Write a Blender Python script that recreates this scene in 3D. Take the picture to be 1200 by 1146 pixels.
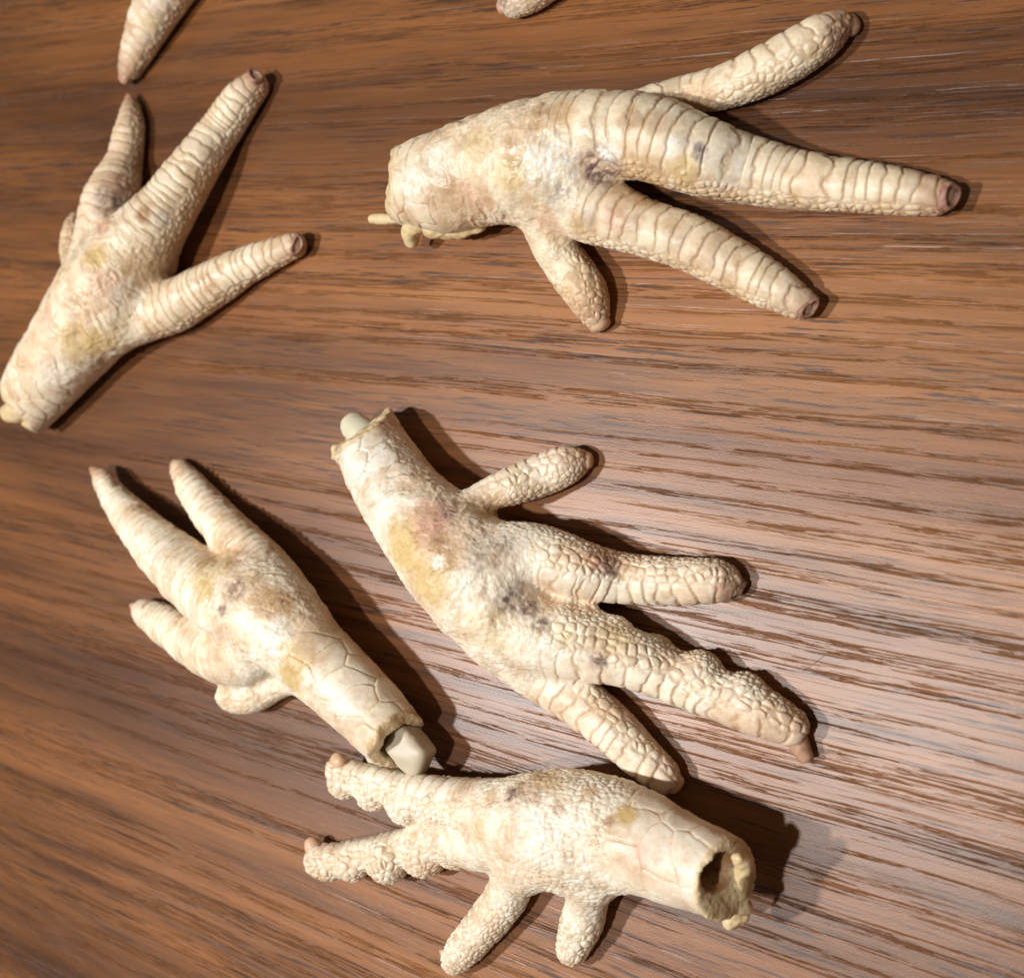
import bpy, bmesh, math, random
import numpy as np
from mathutils import Vector, Matrix

for o in list(bpy.data.objects):
    bpy.data.objects.remove(o, do_unlink=True)
scene = bpy.context.scene
COL = scene.collection
random.seed(4)

# ------------------------------------------------------------------ camera
# a phone held to one side of the table, tilted about 31 degrees off vertical
FPX, CXP, CYP = 1300.0, 600.0, 573.0        # focal length and centre in photograph pixels (1200 x 1146)
DIST = 0.29                                 # metres from the lens to the table along the axis
FAR = np.array([-0.988, 0.152, 0.0]); FAR /= np.linalg.norm(FAR)      # horizontal direction away from the camera
PHI = math.atan2(2125.0, FPX)
ZUP = np.array([0, 0, 1.0])
AX = math.cos(PHI) * FAR - math.sin(PHI) * ZUP           # optical axis
EE = math.sin(PHI) * FAR + math.cos(PHI) * ZUP           # image direction of "away"
SS = np.cross(AX, EE)
ca, sa = FAR[0], FAR[1]
# EE shows at image (ca, sa); SS is EE turned a quarter clockwise seen through the lens
CR = ca * EE + sa * SS
CU = sa * EE - ca * SS
if np.dot(np.cross(CR, CU), -AX) < 0:
    CR = ca * EE - sa * SS
    CU = sa * EE + ca * SS
CAM = -AX * DIST
cam_data = bpy.data.cameras.new("camera")
cam = bpy.data.objects.new("camera", cam_data)
COL.objects.link(cam)
M = Matrix(((CR[0], CU[0], -AX[0], CAM[0]), (CR[1], CU[1], -AX[1], CAM[1]), (CR[2], CU[2], -AX[2], CAM[2]), (0, 0, 0, 1)))
cam.matrix_world = M
cam_data.sensor_fit = 'HORIZONTAL'
cam_data.sensor_width = 36.0
cam_data.lens = 36.0 * FPX / 1200.0
cam_data.clip_start = 0.01
cam_data.clip_end = 50.0
cam_data.dof.use_dof = True
cam_data.dof.focus_distance = 0.268
cam_data.dof.aperture_fstop = 14.0
scene.camera = cam

# ------------------------------------------------------------------ world and lamps
world = bpy.data.worlds.new("World")
scene.world = world
world.use_nodes = True
bg = world.node_tree.nodes["Background"]
bg.inputs[0].default_value = (1.0, 0.86, 0.72, 1)
bg.inputs[1].default_value = 0.10

def lamp(name, loc, power, size, color):
    ld = bpy.data.lights.new(name, 'SPOT')
    ld.energy = power
    ld.shadow_soft_size = size
    ld.spot_size = math.radians(75)
    ld.spot_blend = 0.9
    ld.color = color
    lo = bpy.data.objects.new(name, ld)
    lo.location = loc
    d = Vector((0.03, -0.02, 0)) - Vector(loc)
    lo.rotation_euler = d.to_track_quat('-Z', 'Y').to_euler()
    COL.objects.link(lo)
    return lo
lamp("ceiling_lamp", (-0.385, -0.085, 0.80), 27, 0.021, (1.0, 0.99, 0.98))
lamp("ceiling_lamp", (-0.05, -0.16, 0.86), 16, 0.021, (1.0, 0.99, 0.98))

scene.view_settings.view_transform = 'Standard'
scene.view_settings.look = 'None'
scene.view_settings.exposure = -0.05
scene.view_settings.gamma = 1.0
scene.view_settings.use_curve_mapping = False

# ------------------------------------------------------------------ measuring
def unproj(px, py, h=0.0):
    d = AX * FPX + CR * (px - CXP) - CU * (py - CYP)
    t = (h - CAM[2]) / d[2]
    return CAM + d * t

def depth_of(p):
    return float(np.dot(np.asarray(p) - CAM, AX))

def proj(P):
    q = P - CAM
    z = q @ AX
    return CXP + FPX * (q @ CR) / z, CYP - FPX * (q @ CU) / z, z

MPP = DIST / FPX

# ------------------------------------------------------------------ noise in numpy
def _hash(x, y, z, seed):
    h = (x.astype(np.uint32) * np.uint32(374761393)) ^ (y.astype(np.uint32) * np.uint32(668265263)) ^ (z.astype(np.uint32) * np.uint32(2246822519)) ^ np.uint32((seed * 3266489917 + 12345) & 0xffffffff)
    h = (h ^ (h >> np.uint32(15))) * np.uint32(2246822519)
    h = (h ^ (h >> np.uint32(13))) * np.uint32(3266489917)
    h = h ^ (h >> np.uint32(16))
    return h.astype(np.float32) / np.float32(4294967295.0)

def vnoise(P, seed=0):
    P = P.astype(np.float32)
    I = np.floor(P).astype(np.int64)
    F = P - I
    F = F * F * F * (F * (F * 6 - 15) + 10)
    out = np.zeros(len(P), np.float32)
    for dx in (0, 1):
        wx = F[:, 0] if dx else 1 - F[:, 0]
        for dy in (0, 1):
            wy = F[:, 1] if dy else 1 - F[:, 1]
            for dz in (0, 1):
                wz = F[:, 2] if dz else 1 - F[:, 2]
                out += wx * wy * wz * _hash(I[:, 0] + dx, I[:, 1] + dy, I[:, 2] + dz, seed)
    return out

def fbm(P, seed=0, octv=3):
    a, s, n = 0.5, 0.0, 0.0
    for k in range(octv):
        s = s + a * vnoise(P * (2.03 ** k) + 7.1 * k, seed + k)
        n += a
        a *= 0.5
    return s / n

def worley(P, seed=0, jitter=0.85):
    P = P.astype(np.float32)
    I = np.floor(P).astype(np.int64)
    f1 = np.full(len(P), 9.0, np.float32); f2 = f1.copy(); cid = np.zeros(len(P), np.float32); off = np.zeros(len(P), np.float32)
    for dx in (-1, 0, 1):
        for dy in (-1, 0, 1):
            for dz in (-1, 0, 1):
                x, y, z = I[:, 0] + dx, I[:, 1] + dy, I[:, 2] + dz
                hx = _hash(x, y, z, seed); hy = _hash(x, y, z, seed + 101); hz = _hash(x, y, z, seed + 202)
                ox = x + 0.5 + jitter * (hx - 0.5) - P[:, 0]
                oy = y + 0.5 + jitter * (hy - 0.5) - P[:, 1]
                oz = z + 0.5 + jitter * (hz - 0.5) - P[:, 2]
                d = np.sqrt(ox * ox + oy * oy + oz * oz)
                near = d < f1
                f2 = np.where(near, f1, np.minimum(f2, d))
                cid = np.where(near, _hash(x, y, z, seed + 303), cid)
                off = np.where(near, -ox, off)
                f1 = np.where(near, d, f1)
    return f1, f2, cid, off

def sstep(a, b, x):
    t = np.clip((x - a) / (b - a), 0, 1)
    return t * t * (3 - 2 * t)

# ------------------------------------------------------------------ implicit surfaces
def resample(pts, step=0.0012):
    """Catmull-Rom through rows x,y,z,r"""
    P = np.asarray(pts, float)
    P = np.vstack([2 * P[0] - P[1], P, 2 * P[-1] - P[-2]])
    out = []
    for i in range(1, len(P) - 2):
        n = max(2, int(np.linalg.norm(P[i + 1, :3] - P[i, :3]) / step))
        for k in range(n):
            t = k / n
            p0, p1, p2, p3 = P[i - 1], P[i], P[i + 1], P[i + 2]
            out.append(0.5 * ((2 * p1) + (-p0 + p2) * t + (2 * p0 - 5 * p1 + 4 * p2 - p3) * t * t + (-p0 + 3 * p1 - 3 * p2 + p3) * t ** 3))
    out.append(P[-2])
    out = np.array(out)
    out[:, 3] = np.maximum(out[:, 3], 0.0006)
    return out

def smin(a, b, k):
    h = np.clip(0.5 + 0.5 * (b - a) / k, 0, 1)
    return b + (a - b) * h - k * h * (1 - h)

class Grid:
    def __init__(self, chains, vs, margin=0.004):
        A = np.vstack(chains)
        lo = (A[:, :3] - A[:, 3:4]).min(0) - margin
        hi = (A[:, :3] + A[:, 3:4]).max(0) + margin
        self.vs = vs; self.lo = lo
        self.n = np.ceil((hi - lo) / vs).astype(int) + 1
        self.ax = [(lo[i] + vs * np.arange(self.n[i])).astype(np.float32) for i in range(3)]
    def field(self, chain, margin=0.007, squash=None):
        F = np.full(self.n, 0.05, np.float32)
        for a, b in zip(chain[:-1], chain[1:]):
            r = max(a[3], b[3]) + margin
            lo = np.minimum(a[:3], b[:3]) - r; hi = np.maximum(a[:3], b[:3]) + r
            i0 = np.clip(((lo - self.lo) / self.vs).astype(int), 0, self.n); i1 = np.clip(((hi - self.lo) / self.vs).astype(int) + 2, 0, self.n)
            if np.any(i1 <= i0):
                continue
            x = self.ax[0][i0[0]:i1[0], None, None] - np.float32(a[0])
            y = self.ax[1][None, i0[1]:i1[1], None] - np.float32(a[1])
            z = self.ax[2][None, None, i0[2]:i1[2]] - np.float32(a[2])
            ab = (b[:3] - a[:3]).astype(np.float32)
            L2 = float(ab @ ab) + 1e-12
            t = np.clip((x * ab[0] + y * ab[1] + z * ab[2]) / np.float32(L2), 0, 1)
            d = np.sqrt((x - t * ab[0]) ** 2 + (y - t * ab[1]) ** 2 + (z - t * ab[2]) ** 2) - (np.float32(a[3]) + t * np.float32(b[3] - a[3]))
            v = F[i0[0]:i1[0], i0[1]:i1[1], i0[2]:i1[2]]
            np.minimum(v, d, out=v)
        return F
    def points(self):
        X, Y, Z = np.meshgrid(*self.ax, indexing='ij')
        return X, Y, Z

def surface_nets(F, grid):
    s = F < 0
    n = np.array(F.shape)
    c = np.zeros(n - 1, np.int8)
    for dx in (0, 1):
        for dy in (0, 1):
            for dz in (0, 1):
                c += s[dx:n[0] - 1 + dx, dy:n[1] - 1 + dy, dz:n[2] - 1 + dz]
    act = (c > 0) & (c < 8)
    idx = np.full(act.shape, -1, np.int32)
    cells = np.argwhere(act)
    idx[act] = np.arange(len(cells), dtype=np.int32)
    acc = np.zeros((len(cells), 3), np.float32); cnt = np.zeros(len(cells), np.float32)
    corner = {}
    for dx in (0, 1):
        for dy in (0, 1):
            for dz in (0, 1):
                corner[dx, dy, dz] = F[cells[:, 0] + dx, cells[:, 1] + dy, cells[:, 2] + dz]
    for a in corner:
        for k in range(3):
            if a[k] == 0:
                b = list(a); b[k] = 1; b = tuple(b)
                fa, fb = corner[a], corner[b]
                m = (fa < 0) != (fb < 0)
                t = np.where(m, fa / np.where(m, fa - fb, 1), 0)
                p = np.zeros((len(cells), 3), np.float32) + np.array(a, np.float32)
                p[:, k] = t
                acc[m] += p[m]; cnt[m] += 1
    V = (cells + acc / cnt[:, None]) * grid.vs + grid.lo
    quads = []
    for k in range(3):
        sl0 = [slice(None)] * 3; sl1 = [slice(None)] * 3
        sl0[k] = slice(0, n[k] - 1); sl1[k] = slice(1, n[k])
        m = s[tuple(sl0)] != s[tuple(sl1)]
        e = np.argwhere(m)
        flip = s[tuple(sl0)][m]
        u, v = (k + 1) % 3, (k + 2) % 3
        ok = (e[:, u] > 0) & (e[:, v] > 0) & (e[:, u] < n[u] - 1) & (e[:, v] < n[v] - 1)
        e = e[ok]; flip = flip[ok]
        def cell(du, dv):
            q = e.copy(); q[:, u] -= du; q[:, v] -= dv
            return idx[q[:, 0], q[:, 1], q[:, 2]]
        q = np.stack([cell(1, 1), cell(0, 1), cell(0, 0), cell(1, 0)], 1)
        q[~flip] = q[~flip][:, ::-1]
        quads.append(q)
    Q = np.vstack(quads)
    return V, Q

def mesh_from(V, Q, name="m"):
    me = bpy.data.meshes.new(name)
    me.vertices.add(len(V)); me.vertices.foreach_set("co", np.ascontiguousarray(V, np.float32).ravel())
    me.loops.add(Q.size); me.loops.foreach_set("vertex_index", np.ascontiguousarray(Q, np.int32).ravel())
    k = Q.shape[1]
    me.polygons.add(len(Q)); me.polygons.foreach_set("loop_start", np.arange(0, Q.size, k, dtype=np.int32))
    me.update(calc_edges=True)
    me.polygons.foreach_set("use_smooth", np.ones(len(Q), bool))
    return me

def get_co(me):
    a = np.empty(len(me.vertices) * 3, np.float32); me.vertices.foreach_get("co", a); return a.reshape(-1, 3)

def get_quads(me):
    a = np.empty(len(me.loops), np.int32); me.loops.foreach_get("vertex_index", a); return a.reshape(-1, 4)

def subdivide(V, Q):
    """one Catmull-Clark step on a closed quad mesh"""
    n, m = len(V), len(Q)
    V = V.astype(np.float64)
    fc = V[Q].mean(1)
    he = np.vstack([Q[:, [0, 1]], Q[:, [1, 2]], Q[:, [2, 3]], Q[:, [3, 0]]]).astype(np.int64)
    key = np.minimum(he[:, 0], he[:, 1]) * n + np.maximum(he[:, 0], he[:, 1])
    uk, inv = np.unique(key, return_inverse=True)
    ea, eb = uk // n, uk % n
    ne = len(uk)
    cnt = np.bincount(inv, minlength=ne)[:, None]
    fsum = np.stack([np.bincount(inv, np.tile(fc[:, c], 4), ne) for c in range(3)], 1)
    mid = 0.5 * (V[ea] + V[eb])
    ep = 0.5 * mid + 0.5 * fsum / cnt
    nf = np.bincount(Q.ravel(), minlength=n)[:, None]
    fv = np.stack([np.bincount(Q.ravel(), np.repeat(fc[:, c], 4), n) for c in range(3)], 1) / np.maximum(nf, 1)
    nev = (np.bincount(ea, minlength=n) + np.bincount(eb, minlength=n))[:, None]
    ev = np.stack([np.bincount(ea, mid[:, c], n) + np.bincount(eb, mid[:, c], n) for c in range(3)], 1) / np.maximum(nev, 1)
    k = np.maximum(nf, 3)
    nv = (fv + 2 * ev + (k - 3) * V) / k
    e = inv.reshape(4, m) + n
    f = np.arange(m) + n + ne
    out = np.vstack([np.stack([Q[:, i], e[i], f, e[(i + 3) % 4]], 1) for i in range(4)])
    return np.vstack([nv, ep, fc]).astype(np.float32), out.astype(np.int32)

def vert_normals(V, Q):
    n = np.cross(V[Q[:, 2]] - V[Q[:, 0]], V[Q[:, 3]] - V[Q[:, 1]])
    N = np.zeros((len(V), 3), np.float64)
    for k in range(4):
        for c in range(3):
            N[:, c] += np.bincount(Q[:, k], n[:, c], len(V))
    return (N / (np.linalg.norm(N, axis=1, keepdims=True) + 1e-20)).astype(np.float32)

def smooth_scalar(x, Q, n, it):
    E = np.vstack([Q[:, [0, 1]], Q[:, [1, 2]], Q[:, [2, 3]], Q[:, [3, 0]]])
    deg = np.bincount(E.ravel(), minlength=n).astype(np.float32)
    for _ in range(it):
        s = np.bincount(E[:, 0], x[E[:, 1]], n) + np.bincount(E[:, 1], x[E[:, 0]], n)
        x = 0.4 * x + 0.6 * s / np.maximum(deg, 1)
    return x

# ------------------------------------------------------------------ materials
def new_mat(name):
    m = bpy.data.materials.new(name); m.use_nodes = True
    nt = m.node_tree; b = nt.nodes["Principled BSDF"]
    return m, nt, b
def nd(nt, t, **kw):
    n = nt.nodes.new(t)
    for k, v in kw.items():
        if k.startswith('i_'):
            n.inputs[k[2:]].default_value = v
        else:
            setattr(n, k, v)
    return n
def ramp(nt, stops, src=None):
    r = nt.nodes.new("ShaderNodeValToRGB")
    el = r.color_ramp.elements
    while len(el) > 1: el.remove(el[-1])
    el[0].position, el[0].color = stops[0][0], (*stops[0][1], 1)
    for p, c in stops[1:]:
        e = el.new(p); e.color = (*c, 1)
    if src is not None: nt.links.new(src, r.inputs[0])
    return r
def g3(v): return (v, v, v)

def skin_material():
    m, nt, b = new_mat("scaly_skin")
    L = nt.links.new
    at = nd(nt, "ShaderNodeAttribute", attribute_name="pigment")
    tc = nd(nt, "ShaderNodeTexCoord")
    n1 = nd(nt, "ShaderNodeTexNoise", i_Scale=900.0, i_Detail=4.0, i_Roughness=0.6)
    n2 = nd(nt, "ShaderNodeTexNoise", i_Scale=160.0, i_Detail=5.0, i_Roughness=0.65)
    L(tc.outputs["Object"], n1.inputs["Vector"]); L(tc.outputs["Object"], n2.inputs["Vector"])
    r2 = ramp(nt, [(0.32, (0.80, 0.73, 0.63)), (0.52, (1, 1, 1)), (0.72, (1.08, 1.09, 1.12))], n2.outputs["Fac"])
    r1 = ramp(nt, [(0.3, (0.93, 0.91, 0.88)), (0.6, (1.03, 1.03, 1.03))], n1.outputs["Fac"])
    mx = nd(nt, "ShaderNodeMix", data_type='RGBA', blend_type='MULTIPLY'); mx.inputs[0].default_value = 1
    L(at.outputs["Color"], mx.inputs[6]); L(r2.outputs[0], mx.inputs[7])
    mx2 = nd(nt, "ShaderNodeMix", data_type='RGBA', blend_type='MULTIPLY'); mx2.inputs[0].default_value = 1
    L(mx.outputs[2], mx2.inputs[6]); L(r1.outputs[0], mx2.inputs[7])
    L(mx2.outputs[2], b.inputs["Base Color"])
    rr = nd(nt, "ShaderNodeMapRange"); rr.inputs[1].default_value = 0.3; rr.inputs[2].default_value = 0.7
    rr.inputs[3].default_value = 0.24; rr.inputs[4].default_value = 0.58
    L(n2.outputs["Fac"], rr.inputs[0]); L(rr.outputs[0], b.inputs["Roughness"])
    b.inputs["Specular IOR Level"].default_value = 0.42
    b.inputs["Subsurface Weight"].default_value = 0.45
    b.inputs["Subsurface Radius"].default_value = (1.0, 0.55, 0.28)
    b.inputs["Subsurface Scale"].default_value = 0.0011
    bp = nd(nt, "ShaderNodeBump", i_Strength=0.28, i_Distance=0.0004)
    L(n1.outputs["Fac"], bp.inputs["Height"]); L(bp.outputs[0], b.inputs["Normal"])
    return m
SKIN = skin_material()

def horn_material(name, c1, c2, rough, trans=0.0, scale=500.0):
    m, nt, b = new_mat(name)
    L = nt.links.new
    tc = nd(nt, "ShaderNodeTexCoord")
    n = nd(nt, "ShaderNodeTexNoise", i_Scale=scale, i_Detail=4.0)
    L(tc.outputs["Object"], n.inputs["Vector"])
    r = ramp(nt, [(0.3, c1), (0.7, c2)], n.outputs["Fac"]); L(r.outputs[0], b.inputs["Base Color"])
    b.inputs["Roughness"].default_value = rough
    b.inputs["Subsurface Weight"].default_value = trans
    b.inputs["Subsurface Radius"].default_value = (1, 0.7, 0.4)
    b.inputs["Subsurface Scale"].default_value = 0.003
    bp = nd(nt, "ShaderNodeBump", i_Strength=0.25, i_Distance=0.0004)
    L(n.outputs["Fac"], bp.inputs["Height"]); L(bp.outputs[0], b.inputs["Normal"])
    return m
CLAW = horn_material("claw_horn", (0.36, 0.18, 0.11), (0.60, 0.37, 0.24), 0.42, 0.2)
CLAWPALE = horn_material("pale_claw_horn", (0.60, 0.36, 0.22), (0.72, 0.48, 0.32), 0.42, 0.3)
NAILBED = horn_material("nail_bed", (0.20, 0.085, 0.06), (0.46, 0.25, 0.17), 0.5, 0.1, 700)
BONE = horn_material("cartilage", (0.62, 0.58, 0.42), (0.70, 0.66, 0.50), 0.3, 0.6, 150)
BLOCK = horn_material("translucent_cartilage", (0.50, 0.42, 0.30), (0.62, 0.53, 0.40), 0.45, 0.5, 260)
TENDON = horn_material("tendon_flesh", (0.60, 0.43, 0.21), (0.76, 0.61, 0.37), 0.45, 0.3, 350)

def wood_material():
    m, nt, b = new_mat("walnut_laminate")
    L = nt.links.new
    tc = nd(nt, "ShaderNodeTexCoord")
    rot = nd(nt, "ShaderNodeMapping")
    rot.inputs["Rotation"].default_value = (0, 0, math.atan2(0.152, 0.988))     # grain along the table, u = x
    L(tc.outputs["Object"], rot.inputs["Vector"])
    # slow sideways drift of the grain lines
    dn = nd(nt, "ShaderNodeTexNoise", i_Scale=1.0, i_Detail=2.0)
    mp0 = nd(nt, "ShaderNodeMapping"); mp0.inputs["Scale"].default_value = (7, 14, 1)
    L(rot.outputs[0], mp0.inputs[0]); L(mp0.outputs[0], dn.inputs["Vector"])
    sub = nd(nt, "ShaderNodeMath", operation='SUBTRACT'); L(dn.outputs["Fac"], sub.inputs[0]); sub.inputs[1].default_value = 0.5
    mul = nd(nt, "ShaderNodeMath", operation='MULTIPLY'); L(sub.outputs[0], mul.inputs[0]); mul.inputs[1].default_value = 0.004
    cmb = nd(nt, "ShaderNodeCombineXYZ"); L(mul.outputs[0], cmb.inputs[1])
    add = nd(nt, "ShaderNodeVectorMath", operation='ADD'); L(rot.outputs[0], add.inputs[0]); L(cmb.outputs[0], add.inputs[1])
    U = add.outputs[0]
    def streak(su, sv, detail=3.0, rough=0.55, off=0.0, dist=0.0):
        mp = nd(nt, "ShaderNodeMapping"); mp.inputs["Scale"].default_value = (su, sv, 1); mp.inputs["Location"].default_value = (off, off * 1.7, off)
        L(U, mp.inputs[0])
        n = nd(nt, "ShaderNodeTexNoise", i_Scale=1.0, i_Detail=detail, i_Roughness=rough, i_Distortion=dist)
        L(mp.outputs[0], n.inputs["Vector"])
        return n.outputs["Fac"]
    def mth(op, a, bb=None):
        n = nd(nt, "ShaderNodeMath", operation=op)
        for k, v in ((0, a), (1, bb)):
            if v is None: continue
            if isinstance(v, (int, float)): n.inputs[k].default_value = v
            else: L(v, n.inputs[k])
        return n.outputs[0]
    def mix(fac, a, bb, bt='MIX'):
        n = nd(nt, "ShaderNodeMix", data_type='RGBA', blend_type=bt)
        if isinstance(fac, (int, float)): n.inputs[0].default_value = fac
        else: L(fac, n.inputs[0])
        for k, v in ((6, a), (7, bb)):
            if isinstance(v, tuple): n.inputs[k].default_value = (*v, 1)
            else: L(v, n.inputs[k])
        return n.outputs[2]
    tone = streak(2.2, 22, 3, 0.5, 3.1)
    tone_r = ramp(nt, [(0.30, (0.100, 0.036, 0.0110)), (0.44, (0.192, 0.071, 0.0205)), (0.56, (0.275, 0.105, 0.030)), (0.72, (0.370, 0.152, 0.045))], tone)
    band = streak(9, 170, 4, 0.62, 9.7)
    band_r = ramp(nt, [(0.33, (0.50, 0.49, 0.52)), (0.43, (0.80, 0.79, 0.80)), (0.54, (1, 1, 1)), (0.72, (1.12, 1.10, 1.07))], band)
    col = mix(1.0, tone_r.outputs[0], band_r.outputs[0], 'MULTIPLY')
    fine = streak(40, 900, 3, 0.6, 1.3)
    fine_r = ramp(nt, [(0.3, (0.84, 0.83, 0.82)), (0.65, (1.05, 1.05, 1.05))], fine)
    col = mix(0.8, col, fine_r.outputs[0], 'MULTIPLY')
    # pores: short dark dashes gathered in rows
    rows = streak(2.2, 290, 2.0, 0.45, 5.9)
    rows_m = ramp(nt, [(0.50, g3(0)), (0.55, g3(1))], rows).outputs[0]
    p1 = streak(58, 1900, 5.0, 0.66, 2.2)
    p1_m = ramp(nt, [(0.512, g3(0)), (0.54, g3(1))], p1).outputs[0]
    p2 = streak(50, 1250, 4.5, 0.62, 7.7)
    p2_m = ramp(nt, [(0.565, g3(0)), (0.60, g3(1))], p2).outputs[0]
    pores = mth('MULTIPLY', rows_m, p1_m)
    col = mix(mth('MULTIPLY', pores, 0.42), col, (0.075, 0.030, 0.014))
    dash = mth('MULTIPLY', p2_m, ramp(nt, [(0.40, g3(0)), (0.54, g3(1))], streak(7, 70, 2, 0.5, 13.0)).outputs[0])
    col = mix(mth('MULTIPLY', dash, 0.85), col, (0.060, 0.026, 0.015))
    hair_l = ramp(nt, [(0.60, g3(0)), (0.64, g3(1))], streak(24, 2600, 3.0, 0.6, 17.0)).outputs[0]
    col = mix(mth('MULTIPLY', hair_l, 0.32), col, (0.055, 0.022, 0.011))
    L(col, b.inputs["Base Color"])
    # lacquer: satin between the pores, dull inside them
    ro = nd(nt, "ShaderNodeMapRange"); L(pores, ro.inputs[0]); ro.inputs[3].default_value = 0.37; ro.inputs[4].default_value = 0.52
    L(ro.outputs[0], b.inputs["Roughness"])
    sp = nd(nt, "ShaderNodeMapRange"); L(pores, sp.inputs[0]); sp.inputs[3].default_value = 0.60; sp.inputs[4].default_value = 0.18
    L(sp.outputs[0], b.inputs["Specular IOR Level"])
    grit = nd(nt, "ShaderNodeTexNoise", i_Scale=2200.0, i_Detail=2.5); L(tc.outputs["Object"], grit.inputs["Vector"])
    hgt = mth('SUBTRACT', mth('MULTIPLY', grit.outputs["Fac"], 0.22), pores)
    hgt = mth('SUBTRACT', mth('ADD', hgt, mth('MULTIPLY', fine, 0.10)), mth('MULTIPLY', hair_l, 0.10))
    bp = nd(nt, "ShaderNodeBump", i_Strength=0.6, i_Distance=0.0002)
    L(hgt, bp.inputs["Height"]); L(bp.outputs[0], b.inputs["Normal"])
    return m
WOOD = wood_material()

# ------------------------------------------------------------------ the table
def make_table():
    bm = bmesh.new()
    bmesh.ops.create_cube(bm, size=1.0)
    bmesh.ops.scale(bm, vec=(1.6, 0.9, 0.028), verts=bm.verts)
    bmesh.ops.translate(bm, vec=(-0.15, 0.05, -0.014), verts=bm.verts)
    bmesh.ops.bevel(bm, geom=[e for e in bm.edges], offset=0.002, segments=2, affect='EDGES')
    me = bpy.data.meshes.new("table_top"); bm.to_mesh(me); bm.free()
    me.materials.append(WOOD)
    o = bpy.data.objects.new("table_top", me); COL.objects.link(o)
    o["kind"] = "structure"; o["label"] = "walnut brown wood grain table top under the chicken feet"; o["category"] = "table"
    return o
make_table()

# ------------------------------------------------------------------ building a foot
CREAM = np.array([0.755, 0.60, 0.45]); IVORY = np.array([0.84, 0.755, 0.625]); TAN = np.array([0.61, 0.415, 0.255])
STAINS = {'yellow': (0.64, 0.455, 0.185), 'ochre': (0.55, 0.34, 0.16), 'white': (0.83, 0.78, 0.68), 'bruise': (0.25, 0.155, 0.13), 'dark': (0.17, 0.115, 0.10),
          'pink': (0.60, 0.32, 0.22), 'grey': (0.42, 0.36, 0.29), 'brown': (0.40, 0.23, 0.12)}

def to_chain(pts, rest=0.92):
    """rows px,py,r_px[,height mm of the centre]; without a height the limb rests on the table"""
    rows = []
    for q in pts:
        px, py, r = q[:3]
        if len(q) > 3:
            h = q[3] * 0.001
        else:
            rw = r * MPP
            for _ in range(3):
                rw = r * depth_of(unproj(px, py, rw * rest)) / FPX
            h = rw * rest
        p = unproj(px, py, h)
        rows.append([*p, r * depth_of(p) / FPX])
    return rows

def lathe(profile, base, direction, seg=14, squash=1.0, seed=0, wob=0.08, bend=None):
    d = Vector(direction).normalized()
    u = d.orthogonal().normalized()
    zz = Vector((0, 0, 1))
    sd = d.cross(zz)
    if sd.length > 0.1: u = sd.normalized()
    w = d.cross(u)
    rng = np.random.RandomState(seed)
    V = []; Q = []
    ph = rng.rand(3) * 6.28
    for i, (t, r) in enumerate(profile):
        for k in range(seg):
            a = 2 * math.pi * k / seg
            rr = r * (1 + wob * math.sin(2 * a + ph[0] + 400 * t) + wob * 0.6 * math.sin(3 * a + ph[1]))
            p = Vector(base) + d * (t + 0.05 * r * math.sin(a + ph[2])) + u * rr * math.cos(a) + w * rr * squash * math.sin(a)
            if bend is not None:
                p += Vector(bend) * max(t, 0) ** 2
            V.append(p)
    n = len(profile)
    for i in range(n - 1):
        for k in range(seg):
            k2 = (k + 1) % seg
            Q.append((i * seg + k, i * seg + k2, (i + 1) * seg + k2, (i + 1) * seg + k))
    V.append(Vector(base) + d * profile[-1][0]); c = len(V) - 1
    for k in range(seg):
        Q.append(((n - 1) * seg + k, (n - 1) * seg + (k + 1) % seg, c))
    me = bpy.data.meshes.new("claw")
    me.from_pydata([tuple(v) for v in V], [], Q); me.update()
    for p in me.polygons: p.use_smooth = True
    return me

def claw_mesh(kind, base, direction, r, ln, seed):
    if kind == 'stub':      # trimmed, hollow end
        prof = [(-1.2 * r, 0.9 * r), (0, r), (0.5 * ln, 0.88 * r), (0.92 * ln, 0.76 * r), (ln, 0.68 * r), (0.98 * ln, 0.52 * r), (0.86 * ln, 0.36 * r), (0.8 * ln, 0.12 * r)]
        return lathe(prof, base, direction, 16, 0.8, seed)
    if kind == 'pit':       # flat scar with a rim and a hollow
        prof = [(-0.9 * r, 1.0 * r), (-0.1 * r, 1.02 * r), (0.16 * r, 0.90 * r), (0.14 * r, 0.70 * r), (-0.10 * r, 0.52 * r), (-0.34 * r, 0.32 * r), (-0.40 * r, 0.10 * r)]
        return lathe(prof, base, direction, 18, 0.62, seed, 0.17)
    if kind == 'knob':
        prof = [(-r, 0.9 * r), (0, r), (0.45 * ln, 0.93 * r), (0.75 * ln, 0.72 * r), (0.93 * ln, 0.42 * r), (ln, 0.1 * r)]
        return lathe(prof, base, direction, 16, 0.85, seed)
    prof = [(-1.2 * r, 0.9 * r), (0, r), (0.35 * ln, 0.82 * r), (0.65 * ln, 0.55 * r), (0.9 * ln, 0.27 * r), (ln, 0.08 * r)]
    return lathe(prof, base, direction, 14, 0.85, seed)

def blob(chains, vs=0.0004, k=0.0015, noise=0.0004, freq=500, seed=0, cut=None):
    """a small organic piece: smooth union of tapered chains with a rough surface"""
    cs = [resample(c, 0.0008) for c in chains]
    g = Grid(cs, vs, 0.0025)
    F = None
    for c in cs:
        f = g.field(c, 0.004)
        F = f if F is None else smin(F, f, k)
    V, Q = surface_nets(F, g)
    N = vert_normals(V, Q)
    V = V + N * ((fbm(V * freq, seed, 3) - 0.5) * 2 * noise)[:, None]
    return mesh_from(V, Q, "piece")

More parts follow.
